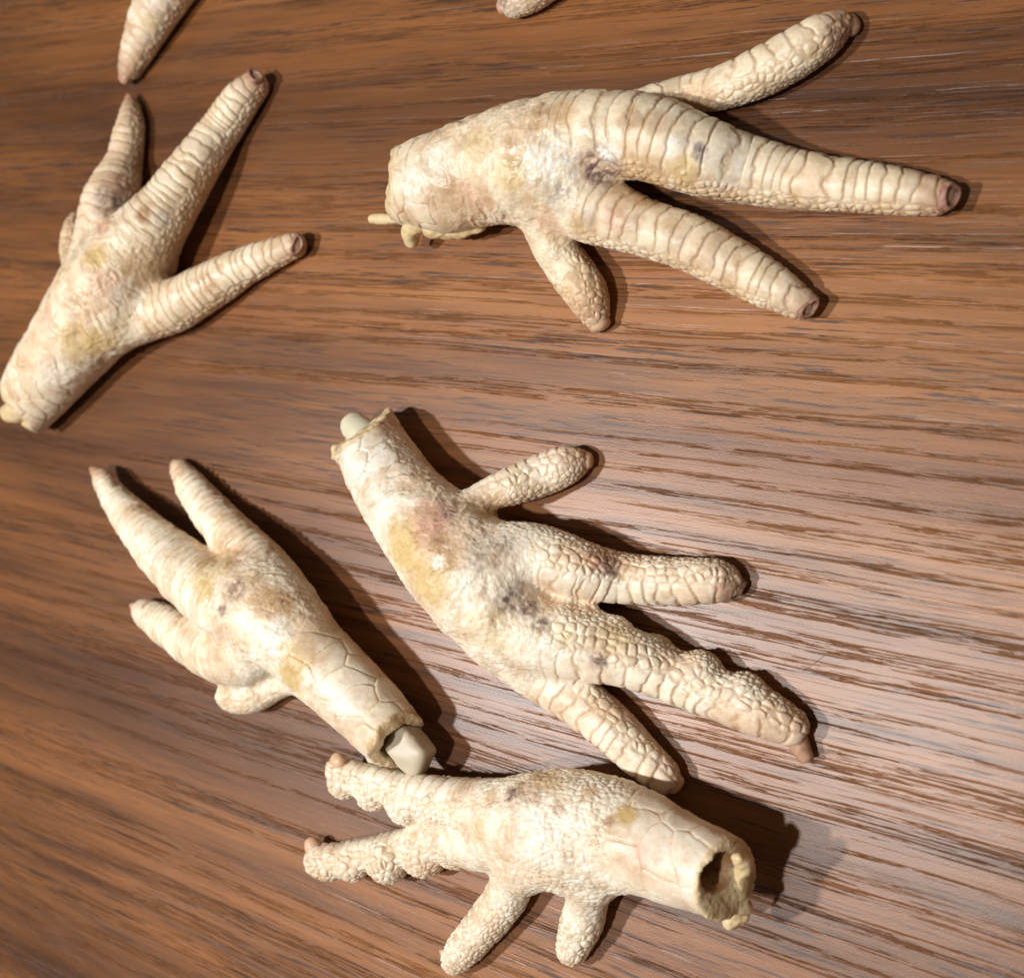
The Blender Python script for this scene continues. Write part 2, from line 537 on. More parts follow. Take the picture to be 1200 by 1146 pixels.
def build_foot(spec):
    name = "chicken_foot"
    seed = spec['seed']
    rng = np.random.RandomState(seed)
    vs = spec.get('vs', 0.00055)
    limbs = spec['limbs']
    for l in limbs:
        l['chain'] = resample(to_chain(l['pts'], l.get('rest', 0.92)))
        l['padc'] = [to_chain([p])[0] for p in l.get('pads', [])]
    root = bpy.data.objects.new(name, None)
    base = np.mean([l['chain'][0][:3] for l in limbs], axis=0)
    root.location = (float(base[0]), float(base[1]), 0)
    root.empty_display_size = 0.02
    COL.objects.link(root)
    root["label"] = spec['label']; root["category"] = "chicken foot"; root["group"] = "chicken feet laid on the table"
    g = Grid([l['chain'] for l in limbs], vs)
    U = None
    for l in limbs:
        f = g.field(l['chain'])
        for p in l['padc']:
            pc = np.array([p, p]); pc[1, 0] += 1e-5
            f = smin(f, g.field(pc), l.get('padk', 0.0007))
        U = f if U is None else smin(U, f, l.get('k', 0.003))
    X, Y, Z = g.points()
    sh = limbs[0]['chain']
    c0 = sh[0]; ax = sh[0, :3] - sh[3, :3]; ax = ax / np.linalg.norm(ax)
    cutn = ax + np.array(spec.get('cut_tilt', (0, 0, 0))); cutn /= np.linalg.norm(cutn)
    dcut = (X - c0[0]) * cutn[0] + (Y - c0[1]) * cutn[1] + (Z - c0[2]) * cutn[2]
    rag = 0.0008 * np.sin(X * 420 + Z * 330 + Y * 250 + seed) + 0.0004 * np.sin(Y * 900 - Z * 700 + 2.0)
    near = np.sqrt((X - c0[0]) ** 2 + (Y - c0[1]) ** 2 + (Z - c0[2]) ** 2) < 0.035
    U = np.where(near, np.maximum(U, dcut + rag * spec.get('rag', 1.0)), U)
    bore = None
    if spec.get('bore'):
        fr, dp, off = spec['bore']
        o3 = np.array(off) * 0.001
        bc = np.array([[*(c0[:3] + ax * 0.004 + o3), c0[3] * fr], [*(c0[:3] - ax * dp * 0.5 + o3), c0[3] * fr * 0.9], [*(c0[:3] - ax * dp + o3), c0[3] * fr * 0.55]])
        bchain = resample(bc)
        B = g.field(bchain)
        U = np.maximum(U, -B)
        bore = bchain
    # rest on the table, do not sink into it
    U = np.maximum(U, 0.00025 - Z)
    V, Q = surface_nets(U.astype(np.float32), g)
    V, Q = subdivide(V, Q)
    del U, X, Y, Z
    n = len(V)
    N = vert_normals(V, Q)
    # smoother normals for pushing
    NS = np.stack([smooth_scalar(N[:, c], Q, n, 4) for c in range(3)], 1); NS /= np.linalg.norm(NS, axis=1, keepdims=True) + 1e-9
    mm = V * 1000.0                                  # millimetres
    # limb coordinates of each vertex
    F = []; S = []; TH = []; RR = []; LL = []
    for l in limbs:
        C = l['chain']
        best = np.full(n, 9.0, np.float32); bi = np.zeros(n, np.int32)
        for i in list(range(0, len(C) - 1, 2)) + [len(C) - 1]:
            c = C[i].astype(np.float32)
            dx = V[:, 0] - c[0]; dy = V[:, 1] - c[1]; dz = V[:, 2] - c[2]
            d = np.sqrt(dx * dx + dy * dy + dz * dz) - c[3]
            m = d < best; best = np.where(m, d, best); bi = np.where(m, i, bi)
        T = np.gradient(C[:, :3], axis=0); T /= np.linalg.norm(T, axis=1, keepdims=True)
        seglen = np.r_[0, np.cumsum(np.linalg.norm(np.diff(C[:, :3], axis=0), axis=1))]
        rel = V - C[bi, :3]
        s = seglen[bi] + (rel * T[bi]).sum(1)
        rad = rel - T[bi] * (rel * T[bi]).sum(1, keepdims=True)
        up = np.array(l.get('up', (0, 0, 1.0)), float)
        up = up[None, :] - T * (T @ up)[:, None]; up /= np.linalg.norm(up, axis=1, keepdims=True) + 1e-9
        sd = np.cross(T, up)
        th = np.arctan2((rad * sd[bi]).sum(1), (rad * up[bi]).sum(1))
        for p in l['padc']:
            best = np.minimum(best, np.sqrt(((V - np.array(p[:3], np.float32)) ** 2).sum(1)) - p[3])
        F.append(best); S.append(s * 1000); TH.append(th); RR.append(np.linalg.norm(rad, axis=1) * 1000); LL.append(seglen[-1] * 1000)
    F = np.stack(F, 1)
    W = np.exp(-(F - F.min(1, keepdims=True)) / 0.0012); W /= W.sum(1, keepdims=True)
    lab = F.argmin(1)
    inb = np.zeros(n, np.float32); cutm = np.zeros(n, np.float32)
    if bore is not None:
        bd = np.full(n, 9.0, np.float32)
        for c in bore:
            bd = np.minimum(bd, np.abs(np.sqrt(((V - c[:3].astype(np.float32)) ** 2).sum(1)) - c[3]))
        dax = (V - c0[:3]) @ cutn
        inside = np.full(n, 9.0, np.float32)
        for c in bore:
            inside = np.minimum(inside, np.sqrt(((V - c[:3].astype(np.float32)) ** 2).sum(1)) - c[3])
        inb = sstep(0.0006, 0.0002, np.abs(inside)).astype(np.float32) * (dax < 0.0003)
    dax = (V - c0[:3]) @ cutn
    cutm = sstep(-0.0016, -0.0006, dax) * (np.sqrt(((V - c0[:3]) ** 2).sum(1)) < 0.03)
    quiet = 1 - np.maximum(inb, cutm)
    # ---- relief
    lowA = fbm(mm / 9.0, seed, 3); lowB = fbm(mm / 4.0, seed + 40, 3); wr = fbm(mm / 1.6, seed + 80, 3)
    pebA = worley(mm / spec.get('pebble', 2.1), seed + 1)
    pebB = worley(mm / (spec.get('pebble', 2.1) * spec.get('fine', 0.62)), seed + 2)
    def peb(w):
        f1, f2 = w[:2]
        return sstep(0.0, 0.34, f2 - f1) ** 0.8 * (0.42 + 0.58 * np.sqrt(np.clip(1 - f1 * f1 * 1.5, 0, 1)))
    hp_big, hp_small = peb(pebA), peb(pebB)
    disp = np.zeros(n, np.float32); cell = np.full(n, 0.5, np.float32); dors = np.zeros(n, np.float32); inter = np.zeros(n, np.float32)
    for li, l in enumerate(limbs):
        s, th, rr = S[li], TH[li], RR[li]
        w = W[:, li]
        if l['kind'] == 'toe':
            sp = l.get('ring', 3.6)
            half = l.get('half', 1.15)
            q = s / sp + 0.55 * (lowB - 0.5) + 1.1 * (vnoise(np.stack([s / sp * 0.45, th * 0 + li, th * 0], 1), seed + 5) - 0.5) + 0.5 * (vnoise(np.stack([s / sp * 0.8, th * 1.1 + 5.0, th * 0 + li], 1), seed + 6) - 0.5) + 0.10 * np.cos(th * 1.3) 
            fr = q - np.floor(q)
            idn = np.floor(q)
            rc = _hash(idn.astype(np.int64) + 500, idn.astype(np.int64) * 0 + li, idn.astype(np.int64) * 0, seed + 9)
            gro = sstep(0.0, l.get('gw', 0.17), np.minimum(fr, 1 - fr))
            ring = (gro * (0.40 + 0.25 * np.sin(np.pi * fr)) + 0.45 * fr * sstep(1.0, 0.93, fr)) * (0.65 + 0.6 * rc)
            dm = sstep(-0.16, 0.16, half - np.abs(th) + 0.5 * (lowB - 0.5) + 0.25 * (rc - 0.5))
            edge = sstep(0.0, 0.16, np.abs(half - np.abs(th) + 0.5 * (lowB - 0.5) + 0.25 * (rc - 0.5)))
            pm = sstep(half + l.get('pm', 0.5), half + l.get('pm', 0.5) + 0.7, np.abs(th))          # far round: finer grain
            pb = hp_big * (1 - pm) + 0.6 * hp_small * pm
            amp_r = l.get('amp', 0.42); amp_p = l.get('pamp', 0.40)
            h = dm * ring * amp_r + (1 - dm) * pb * amp_p
            h = h * (0.35 + 0.65 * edge)
            # distal pads swelling under the joints
            rf = l.get('rfrom', l.get('from', 6.0)); fade = sstep(rf, rf + 8.0, s)
            soft = (0.30 * (lowB - 0.5) + 0.22 * (wr - 0.5)) + 0.10 * hp_small
            h = h * fade + (1 - fade) * (soft + l.get('baseamp', 0.25) * h)
            h = h + 0.12 * (wr - 0.5) + 0.5 * (lowA - 0.5)
            cc = rc * dm + (pebA[2] * (1 - pm) + pebB[2] * pm) * (1 - dm)
            cell += w * (cc - 0.5) * (0.25 + 0.75 * fade); dors += w * dm
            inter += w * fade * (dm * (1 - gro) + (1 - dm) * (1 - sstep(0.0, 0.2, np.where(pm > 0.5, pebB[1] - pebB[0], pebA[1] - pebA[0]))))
        else:
            L_ = LL[li]
            # large plates towards the cut end, wrinkled skin over the palm
            pl = spec.get('plate', (5.5, 10.0))
            uv = np.stack([s / pl[0] + 0.35 * (lowA - 0.5) - 0.25 * np.cos(th), th * rr / pl[1] + 0.5 * (lowA - 0.5), np.full(n, 0.5)], 1)
            f1, f2, cid, off = worley(uv * np.array([1, 1, 0.0]) + np.array([0, 0, 0.5]), seed + 21, 0.75)
            gro = sstep(0.0, 0.09, f2 - f1)
            plate = gro * (0.55 + 0.2 * np.clip(1 - f1 * f1, 0, 1)) + 0.75 * np.clip(0.5 + off, 0, 1)
            en = l.get('plates_to', 0.62) * L_
            pf = sstep(en + 7, en - 5, s + 10 * (lowA - 0.5))
            dm = sstep(-0.2, 0.2, l.get('half', 1.9) - np.abs(th) + 0.5 * (lowB - 0.5))
            sw = s + 7.0 * (lowA - 0.5) + 2.2 * (lowB - 0.5); tw = th * rr + 8.0 * (fbm(mm / 7.0, seed + 31, 2) - 0.5)
            wrk = 1 - 2 * np.abs(fbm(np.stack([sw / 3.4 + tw / 14.0, tw / 9.0 - sw / 20.0, np.zeros(n)], 1), seed + 33, 2) - 0.5) - 0.25
            wrl = fbm(mm / 0.9, seed + 37, 2)
            soft = 0.75 * (wrk - 0.5) * l.get('wr', 1.0) + 0.14 * (wrl - 0.5) + l.get('sole', 0.08) * hp_small + 0.45 * (lowB - 0.5) + 0.18 * (wr - 0.5)
            side = 0.22 * hp_big + 0.12 * hp_small
            h = pf * (dm * plate * l.get('pamp', 0.42) + (1 - dm) * side) + (1 - pf) * soft + 0.6 * (lowA - 0.5) + 0.10 * (wr - 0.5)
            cell += w * (cid - 0.5) * pf * 0.6 + w * (pebB[2] - 0.5) * (1 - pf) * 0.3
            dors += w * dm * pf
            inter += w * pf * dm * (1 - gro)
        disp += w * h
    disp = disp * quiet + (1 - quiet) * 0.7 * (wr - 0.5)
    disp -= 0.42 * quiet
    # folds of skin where limbs meet
    srt = np.sort(F, 1)
    gap = (srt[:, 1] - srt[:, 0]) * 1000 if F.shape[1] > 1 else np.full(n, 9.0)
    joint = sstep(2.5, 0.3, gap)
    disp += joint * 0.7 * (fbm(mm / np.array([2.2, 1.3, 1.6]), seed + 60, 3) - 0.5)
    # ---- pits where the nails were
    V = V + NS * (disp * 0.001)[:, None]
    V[:, 2] = np.maximum(V[:, 2], 0.0002)
    N = vert_normals(V, Q)
    # ---- pigment (skin colours, stains, old bruises)
    col = CREAM[None, :] + (IVORY - CREAM)[None, :] * sstep(0.30, 0.60, lowA)[:, None] * 0.95
    col = col + (TAN - CREAM)[None, :] * (0.55 * sstep(0.5, 0.8, fbm(mm / 6.0, seed + 70, 4)))[:, None]
    col = col * (1 + 0.16 * (cell - 0.5))[:, None]
    col = col + (IVORY - col) * (0.35 * dors * sstep(0.3, 0.9, cell))[:, None]
    # the thin skin between the horny plates is tan
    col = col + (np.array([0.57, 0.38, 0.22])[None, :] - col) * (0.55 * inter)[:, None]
    tone = np.array(spec.get('tone', (1, 1, 1)))
    col = col * tone[None, :]
    px, py, dz = proj(V)
    facing = ((CAM[None, :] - V) * N).sum(1) > 0
    blot = fbm(mm / 2.3, seed + 90, 4)
    speck = [fbm(mm / 1.3 + 31.7 * q, seed + 120 + q, 3) for q in range(3)]
    for (sx, sy, sr, kind, amt) in spec.get('stains', []):
        d2 = (px - sx) ** 2 + (py - sy) ** 2
        cand = np.argsort(np.where(facing, d2 + (dz * 2000), 1e9))[:1]
        anchor = V[cand[0]]
        sw = sr * dz[cand[0]] / FPX
        d = np.sqrt(((V - anchor) ** 2).sum(1)) / sw
        hard = 0.5
        mk = np.clip(sstep(1.0 + hard, 1.0 - hard, d * (0.45 + 0.6 * blot + 0.55 * speck[int(sy) % 3])) * amt * 1.2, 0, 1)
        if kind in ('white', 'bruise', 'dark', 'grey'):
            mk = mk * (0.25 + 0.75 * sstep(0.30, 0.66, speck[int(sx) % 3]))
            mk = np.clip(mk * 1.3, 0, 1)
        if kind == 'grey': mk = mk * 0.65
        col = col + (np.array(STAINS[kind])[None, :] - col) * mk[:, None]
    for li, l in enumerate(limbs):
        if l['kind'] == 'toe':
            tipm = W[:, li] * sstep(LL[li] - 7, LL[li] + 1, S[li]) * l.get('tip', 0.5) * (0.5 + blot)
            col = col + (np.array([0.46, 0.27, 0.16])[None, :] - col) * np.clip(tipm, 0, 0.9)[:, None]
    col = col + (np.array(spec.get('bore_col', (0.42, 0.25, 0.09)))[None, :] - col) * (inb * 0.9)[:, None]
    col = col + (np.array([0.66, 0.50, 0.28])[None, :] - col) * (cutm * (1 - inb) * 0.8)[:, None]
    col = np.clip(col, 0.01, 0.95)
    # ---- split the one surface into leg and toes
    start = np.zeros(n, bool)
    plab = np.zeros(n, np.int32)
    for li, l in enumerate(limbs):
        if l['kind'] == 'toe':
            m = (lab == li) & (S[li] > l.get('from', 6.0))
            plab[m] = li
    qlab = np.sort(plab[Q], axis=1)[:, 1]
    objs = {}
    for li, l in enumerate(limbs):
        sel = Q[qlab == li]
        if len(sel) < 10: continue
        used, inv = np.unique(sel, return_inverse=True)
        Vp = V[used] - np.array([base[0], base[1], 0])
        me = mesh_from(Vp, inv.reshape(-1, 4), l['name'])
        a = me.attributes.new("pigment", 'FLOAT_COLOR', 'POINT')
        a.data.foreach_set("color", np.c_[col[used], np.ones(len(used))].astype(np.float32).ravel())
        me.normals_split_custom_set_from_vertices(N[used])
        me.materials.append(SKIN)
        o = bpy.data.objects.new(l['name'], me); COL.objects.link(o)
        o.parent = root
        objs[li] = o
        if 'plabel' in l: o['label'] = l['plabel']
    # ---- claws
    for li, l in enumerate(limbs):
        for (kind, r, ln, d, off, mat) in l.get('claws', []):
            C = l['chain']
            tip = C[-1]
            t = C[-1, :3] - C[-4, :3]; t /= np.linalg.norm(t)
            side = np.cross(t, ZUP); side /= np.linalg.norm(side)
            upv = np.cross(side, t)
            dr = d[0] * t + d[1] * side + d[2] * upv; dr /= np.linalg.norm(dr)
            k = depth_of(tip[:3]) / FPX
            b3 = tip[:3] + dr * tip[3] * off
            me = claw_mesh(kind, b3 - np.array([base[0], base[1], 0]), dr, r * k, ln * k, seed + li)
            me.materials.append(mat)
            o = bpy.data.objects.new("claw", me); COL.objects.link(o)
            o.parent = objs.get(li, root)
    # ---- loose ends at the cut
    for (pn, chains, mat, kw) in spec.get('pieces', []):
        cs = []
        for c in chains:
            rows = np.array(to_chain(c)); rows[:, :2] -= base[:2]
            cs.append(rows)
        me = blob(cs, **kw)
        me.materials.append(mat)
        o = bpy.data.objects.new(pn, me); COL.objects.link(o); o.parent = root
    if 'block' in spec:
        bx_, by_, bh, ln, wd, hg = spec['block']
        c = unproj(bx_, by_, bh * 0.001)
        a3 = Vector(ax).normalized(); s3 = a3.cross(Vector((0, 0, 1))).normalized(); u3 = s3.cross(a3)
        bm = bmesh.new()
        bmesh.ops.create_icosphere(bm, subdivisions=5, radius=1.0)
        for v in bm.verts:
            q = v.co
            k = 0.5 / (abs(q.x) ** 4.5 + abs(q.y) ** 4.5 + abs(q.z) ** 4.5) ** (1 / 4.5)
            q = Vector((q.x * k * ln, q.y * k * wd * (1.04 if q.x > 0 else 0.98), q.z * k * hg))
            q += Vector((0.0004 * math.sin(q.y * 520 + q.z * 300), 0.0002 * math.sin(q.x * 600), 0.0003 * math.sin(q.x * 500 + q.y * 400 + 1)))
            v.co = Vector(c) - Vector((base[0], base[1], 0)) + a3 * q.x + s3 * q.y + u3 * q.z
        me = bpy.data.meshes.new("bone"); bm.to_mesh(me); bm.free()
        for p in me.polygons: p.use_smooth = True
        me.materials.append(BLOCK)
        o = bpy.data.objects.new("bone", me); COL.objects.link(o); o.parent = root
    return root

def toe(name, pts, **kw):
    d = dict(name=name, kind='toe', pts=pts); d.update(kw); return d
def leg(pts, **kw):
    d = dict(name='shank', kind='leg', pts=pts); d.update(kw); return d

FEET = []
# ---- the big foot at the top, back of the foot up
FEET.append(dict(seed=11, label="large chicken foot at the top, toes pointing away from the frayed tendon end", cut_tilt=(0, 0, 0.75), rag=0.6, tone=(0.99, 0.94, 0.84),
    limbs=[
        leg([(459, 220, 40, 11.5), (500, 215, 52, 12.5), (532, 212, 60, 14), (580, 196, 66, 14), (635, 192, 74, 14), (670, 195, 66, 13)], plates_to=0.36, wr=1.3),
        toe('toe', [(700, 160, 40, 11), (760, 125, 24, 7), (805, 110, 22), (845, 104, 26), (885, 89, 29), (925, 68, 30), (962, 45, 27), (982, 32, 19)],
            up=(-0.3, 0.5, 0.8), half=0.9, tip=0.9, **{'from': 12}, claws=[('knob', 13, 12, (1, 0.4, -0.2), 0.72, CLAW)], ring=4.6, plabel="toe with a dark bruised tip"),
        toe('toe', [(660, 165, 56, 16), (710, 158, 50, 17), (760, 163, 50, 16), (820, 184, 46, 12.5), (880, 201, 40), (940, 212, 35), (1000, 219, 31), (1060, 226, 28), (1096, 230, 24)],
            up=(0, 0.35, 0.9), half=1.15, tip=0.7, k=0.002, rfrom=-4, **{'from': 26}, claws=[('pit', 19, 6, (1, 0.1, 0.75), 0.97, NAILBED)], ring=3.5, baseamp=0.55, amp=0.42),
        toe('toe', [(660, 225, 50, 13), (700, 246, 42, 12.5), (750, 265, 35, 11), (810, 286, 34, 9), (860, 312, 32), (900, 334, 28), (936, 355, 21)],
            up=(0.15, 0.2, 0.9), half=1.1, tip=0.6, k=0.0016, rfrom=6, **{'from': 14}, claws=[('pit', 15, 6, (1, 0, 0.7), 0.97, NAILBED)], ring=3.4, amp=0.38),
        toe('hind_toe', [(638, 258, 30, 11), (650, 290, 27, 8), (667, 315, 28), (686, 342, 27), (697, 367, 19)], half=0.35, tip=0.45, k=0.002, **{'from': 9}, pamp=0.5,
            claws=[('knob', 15, 9, (1, 0, -0.1), 0.72, CLAWPALE)]),
    ],
    stains=[(640, 195, 34, 'white', 0.9), (600, 205, 22, 'yellow', 0.5), (705, 195, 26, 'bruise', 0.75), (713, 178, 14, 'white', 0.8), (690, 150, 14, 'grey', 0.5), (740, 140, 14, 'brown', 0.45), (770, 140, 16, 'brown', 0.45),
            (660, 130, 18, 'ochre', 0.45), (635, 130, 16, 'brown', 0.35), (820, 180, 9, 'dark', 0.9), (800, 165, 14, 'grey', 0.5), (790, 172, 16, 'white', 0.6), (655, 235, 22, 'grey', 0.55), (685, 265, 22, 'ochre', 0.5),
            (640, 260, 20, 'pink', 0.3), (520, 225, 30, 'brown', 0.25), (560, 235, 22, 'pink', 0.25), (720, 255, 16, 'pink', 0.4), (745, 262, 12, 'brown', 0.4), (690, 255, 14, 'grey', 0.5), (560, 170, 20, 'yellow', 0.35),
            (790, 280, 16, 'grey', 0.4), (840, 300, 16, 'grey', 0.35), (760, 210, 30, 'ochre', 0.45), (800, 200, 20, 'yellow', 0.5), (680, 340, 25, 'ochre', 0.35), (480, 215, 25, 'white', 0.6), (510, 190, 22, 'white', 0.5),
            (985, 35, 20, 'bruise', 0.6), (850, 195, 30, 'white', 0.4)],
    pieces=[('tendon', [[(437, 257, 6, 12), (450, 257, 6, 12), (470, 257, 5, 13), (488, 250, 6, 14)]], TENDON, dict(noise=0.0003, seed=3)),
            ('tendon', [[(500, 255, 14, 12), (482, 268, 12, 10), (483, 282, 9, 7)]], TENDON, dict(noise=0.0005, seed=5)),
            ('skin_flap', [[(510, 262, 18, 10), (535, 266, 14, 8), (560, 262, 10, 9)]], TENDON, dict(noise=0.0006, seed=8))]))

# ---- left foot, out of focus
FEET.append(dict(seed=23, vs=0.00065, label="chicken foot with its toes pointing up, cut end towards the edge on the left", cut_tilt=(0, 0, 0.5), tone=(0.98, 0.92, 0.82),
    limbs=[
        leg([(28, 480, 34, 10), (52, 445, 42, 11), (80, 408, 49, 12), (110, 368, 56, 13.5), (135, 335, 60, 14), (158, 300, 50, 13)], plates_to=0.35),
        toe('toe', [(110, 320, 34, 12), (118, 275, 30, 11), (130, 235, 32, 10), (145, 192, 22), (152, 152, 18), (154, 128, 12)], ring=3.4, **{'from': 11}, tip=0.8,
            claws=[('cone', 10, 16, (1, 0, 0.35), 0.3, CLAW)], up=(0, 0, 1)),
        toe('toe', [(125, 335, 50, 13.5), (165, 285, 43, 14), (197, 243, 35, 12), (226, 200, 29, 10), (256, 157, 25), (283, 118, 22), (298, 102, 18)], ring=2.6, amp=0.5, **{'from': 20}, tip=0.5,
            claws=[('pit', 12, 5, (0.7, 0.2, 0.9), 0.97, NAILBED)]),
        toe('toe', [(130, 375, 40, 12), (165, 373, 30, 9), (205, 358, 31), (243, 337, 28), (282, 315, 23), (320, 298, 19), (345, 288, 16)], ring=3.0, **{'from': 12}, tip=0.4, half=1.3,
            claws=[('pit', 12, 5, (0.8, 0.5, 0.8), 0.97, NAILBED)]),
        toe('hind_toe', [(105, 330, 22, 6), (88, 300, 17), (86, 278, 15), (87, 264, 12)], **{'from': 5}, tip=0.3, half=0.4, claws=[('knob', 8, 7, (1, 0, 0), 0.72, CLAWPALE)]),
    ],
    stains=[(130, 235, 22, 'bruise', 0.6), (140, 215, 14, 'pink', 0.5), (120, 265, 14, 'pink', 0.4), (168, 252, 9, 'brown', 0.8), (190, 255, 12, 'grey', 0.5), (112, 300, 16, 'yellow', 0.6), (170, 320, 34, 'ochre', 0.4),
            (90, 400, 26, 'yellow', 0.5), (120, 400, 20, 'yellow', 0.5), (125, 335, 16, 'pink', 0.35), (55, 375, 16, 'pink', 0.35), (150, 345, 20, 'white', 0.4), (85, 370, 10, 'grey', 0.4), (65, 440, 24, 'white', 0.4)],
    pieces=[('bone', [[(35, 472, 18, 10), (18, 482, 14, 9), (10, 484, 10, 9)]], TENDON, dict(noise=0.0004, seed=2)),
            ('tendon', [[(48, 480, 15, 8), (36, 494, 10, 5)]], TENDON, dict(noise=0.0005, seed=6))]))

# ---- middle foot, rolled so that the pads of its toes show
DN = (0.1, -0.75, 0.55)
FEET.append(dict(seed=37, label="chicken foot in the middle with a round bone knob at its cut end", cut_tilt=(0.2, -0.1, 0.5), rag=0.4, tone=(1.08, 1.06, 1.03), pebble=2.4,
    limbs=[
        leg([(425, 503, 41, 11), (452, 553, 47, 11.5), (478, 592, 53, 13), (512, 630, 62, 15), (548, 668, 70, 15), (580, 698, 62, 14)], plates_to=0.34, up=(-0.6, -0.35, 0.7), half=1.75, pamp=0.5),
        toe('hind_toe', [(545, 610, 30, 13), (570, 582, 21, 11), (603, 569, 24, 9), (637, 556, 26), (663, 545, 24), (677, 541, 17)], half=0.6, up=(-0.3, 0.9, 0.5), **{'from': 9}, ring=3.2, tip=0.35, pamp=0.5,
            claws=[('knob', 10, 7, (1, 0.3, 0.3), 0.72, CLAWPALE)]),
        toe('toe', [(575, 665, 55, 16), (625, 652, 40, 13), (680, 667, 35, 11), (728, 677, 31), (790, 681, 29), (838, 680, 26), (853, 682, 17)], up=DN, half=0.8, ring=3.6, pamp=0.62, amp=0.55, k=0.002, **{'from': 12}, tip=0.55,
            claws=[('stub', 13, 11, (1, 0.35, 0.2), 0.55, NAILBED)]),
        toe('toe', [(560, 700, 58, 14), (620, 738, 49, 12.5), (680, 754, 43, 10.5), (740, 772, 35, 9), (790, 792, 32), (840, 813, 31), (888, 833, 31), (925, 850, 24)], up=DN, half=0.85, ring=4.2, pamp=0.62, amp=0.6, k=0.002, **{'from': 20}, tip=0.3,
            padk=0.0012, pads=[(660, 724, 24, 11), (690, 730, 22, 10), (718, 746, 26, 8.5), (766, 769, 27), (820, 789, 29), (872, 815, 29)], claws=[('stub', 13, 30, (0.75, 0.65, 0), 0.6, CLAW)]),
        toe('toe', [(590, 740, 50, 10), (632, 788, 34, 6.5), (672, 817, 31), (710, 846, 30), (746, 881, 27), (778, 908, 22)], up=(-0.3, -0.3, 0.8), half=1.0, ring=3.8, amp=0.5, **{'from': 13}, tip=0.4,
            claws=[('knob', 12, 9, (1, 0, 0), 0.72, CLAWPALE)]),
    ],
    stains=[(470, 640, 34, 'yellow', 0.75), (500, 680, 32, 'yellow', 0.65), (520, 650, 26, 'ochre', 0.4), (507, 603, 24, 'pink', 0.55), (500, 625, 20, 'pink', 0.4), (525, 600, 9, 'bruise', 0.6), (515, 640, 14, 'brown', 0.35),
            (570, 640, 24, 'grey', 0.6), (560, 655, 20, 'grey', 0.5), (590, 635, 14, 'bruise', 0.4), (575, 590, 26, 'ochre', 0.5), (530, 565, 18, 'white', 0.5), (595, 705, 16, 'bruise', 0.65), (620, 715, 12, 'bruise', 0.6), (605, 690, 10, 'dark', 0.5),
            (632, 732, 10, 'dark', 0.6), (700, 655, 13, 'pink', 0.6), (715, 665, 13, 'bruise', 0.6), (705, 775, 8, 'dark', 0.7), (700, 765, 18, 'bruise', 0.35), (720, 745, 24, 'yellow', 0.4), (545, 690, 12, 'white', 0.6), (512, 660, 8, 'white', 0.9),
            (420, 540, 40, 'white', 0.7), (440, 590, 30, 'white', 0.7), (450, 498, 12, 'pink', 0.5), (640, 760, 20, 'white', 0.5), (660, 745, 15, 'yellow', 0.3), (570, 740, 30, 'yellow', 0.3), (850, 690, 12, 'pink', 0.5), (640, 580, 16, 'ochre', 0.35), (765, 700, 20, 'white', 0.4)],
    pieces=[('bone_knob', [[(440, 522, 19, 11), (425, 507, 18, 11.5), (416, 500, 17, 11.5)]], BONE, dict(noise=0.0001, seed=2)),
            ('tendon', [[(415, 528, 12, 9), (402, 530, 9, 9), (394, 526, 6, 9)], [(398, 530, 6, 9), (393, 536, 5, 8)]], TENDON, dict(noise=0.0004, seed=4)),
            ('tendon_thread', [[(409, 512, 1.6, 10), (405, 520, 1.6, 9), (403, 527, 1.6, 9)]], TENDON, dict(noise=0.00005, vs=0.00025))]))

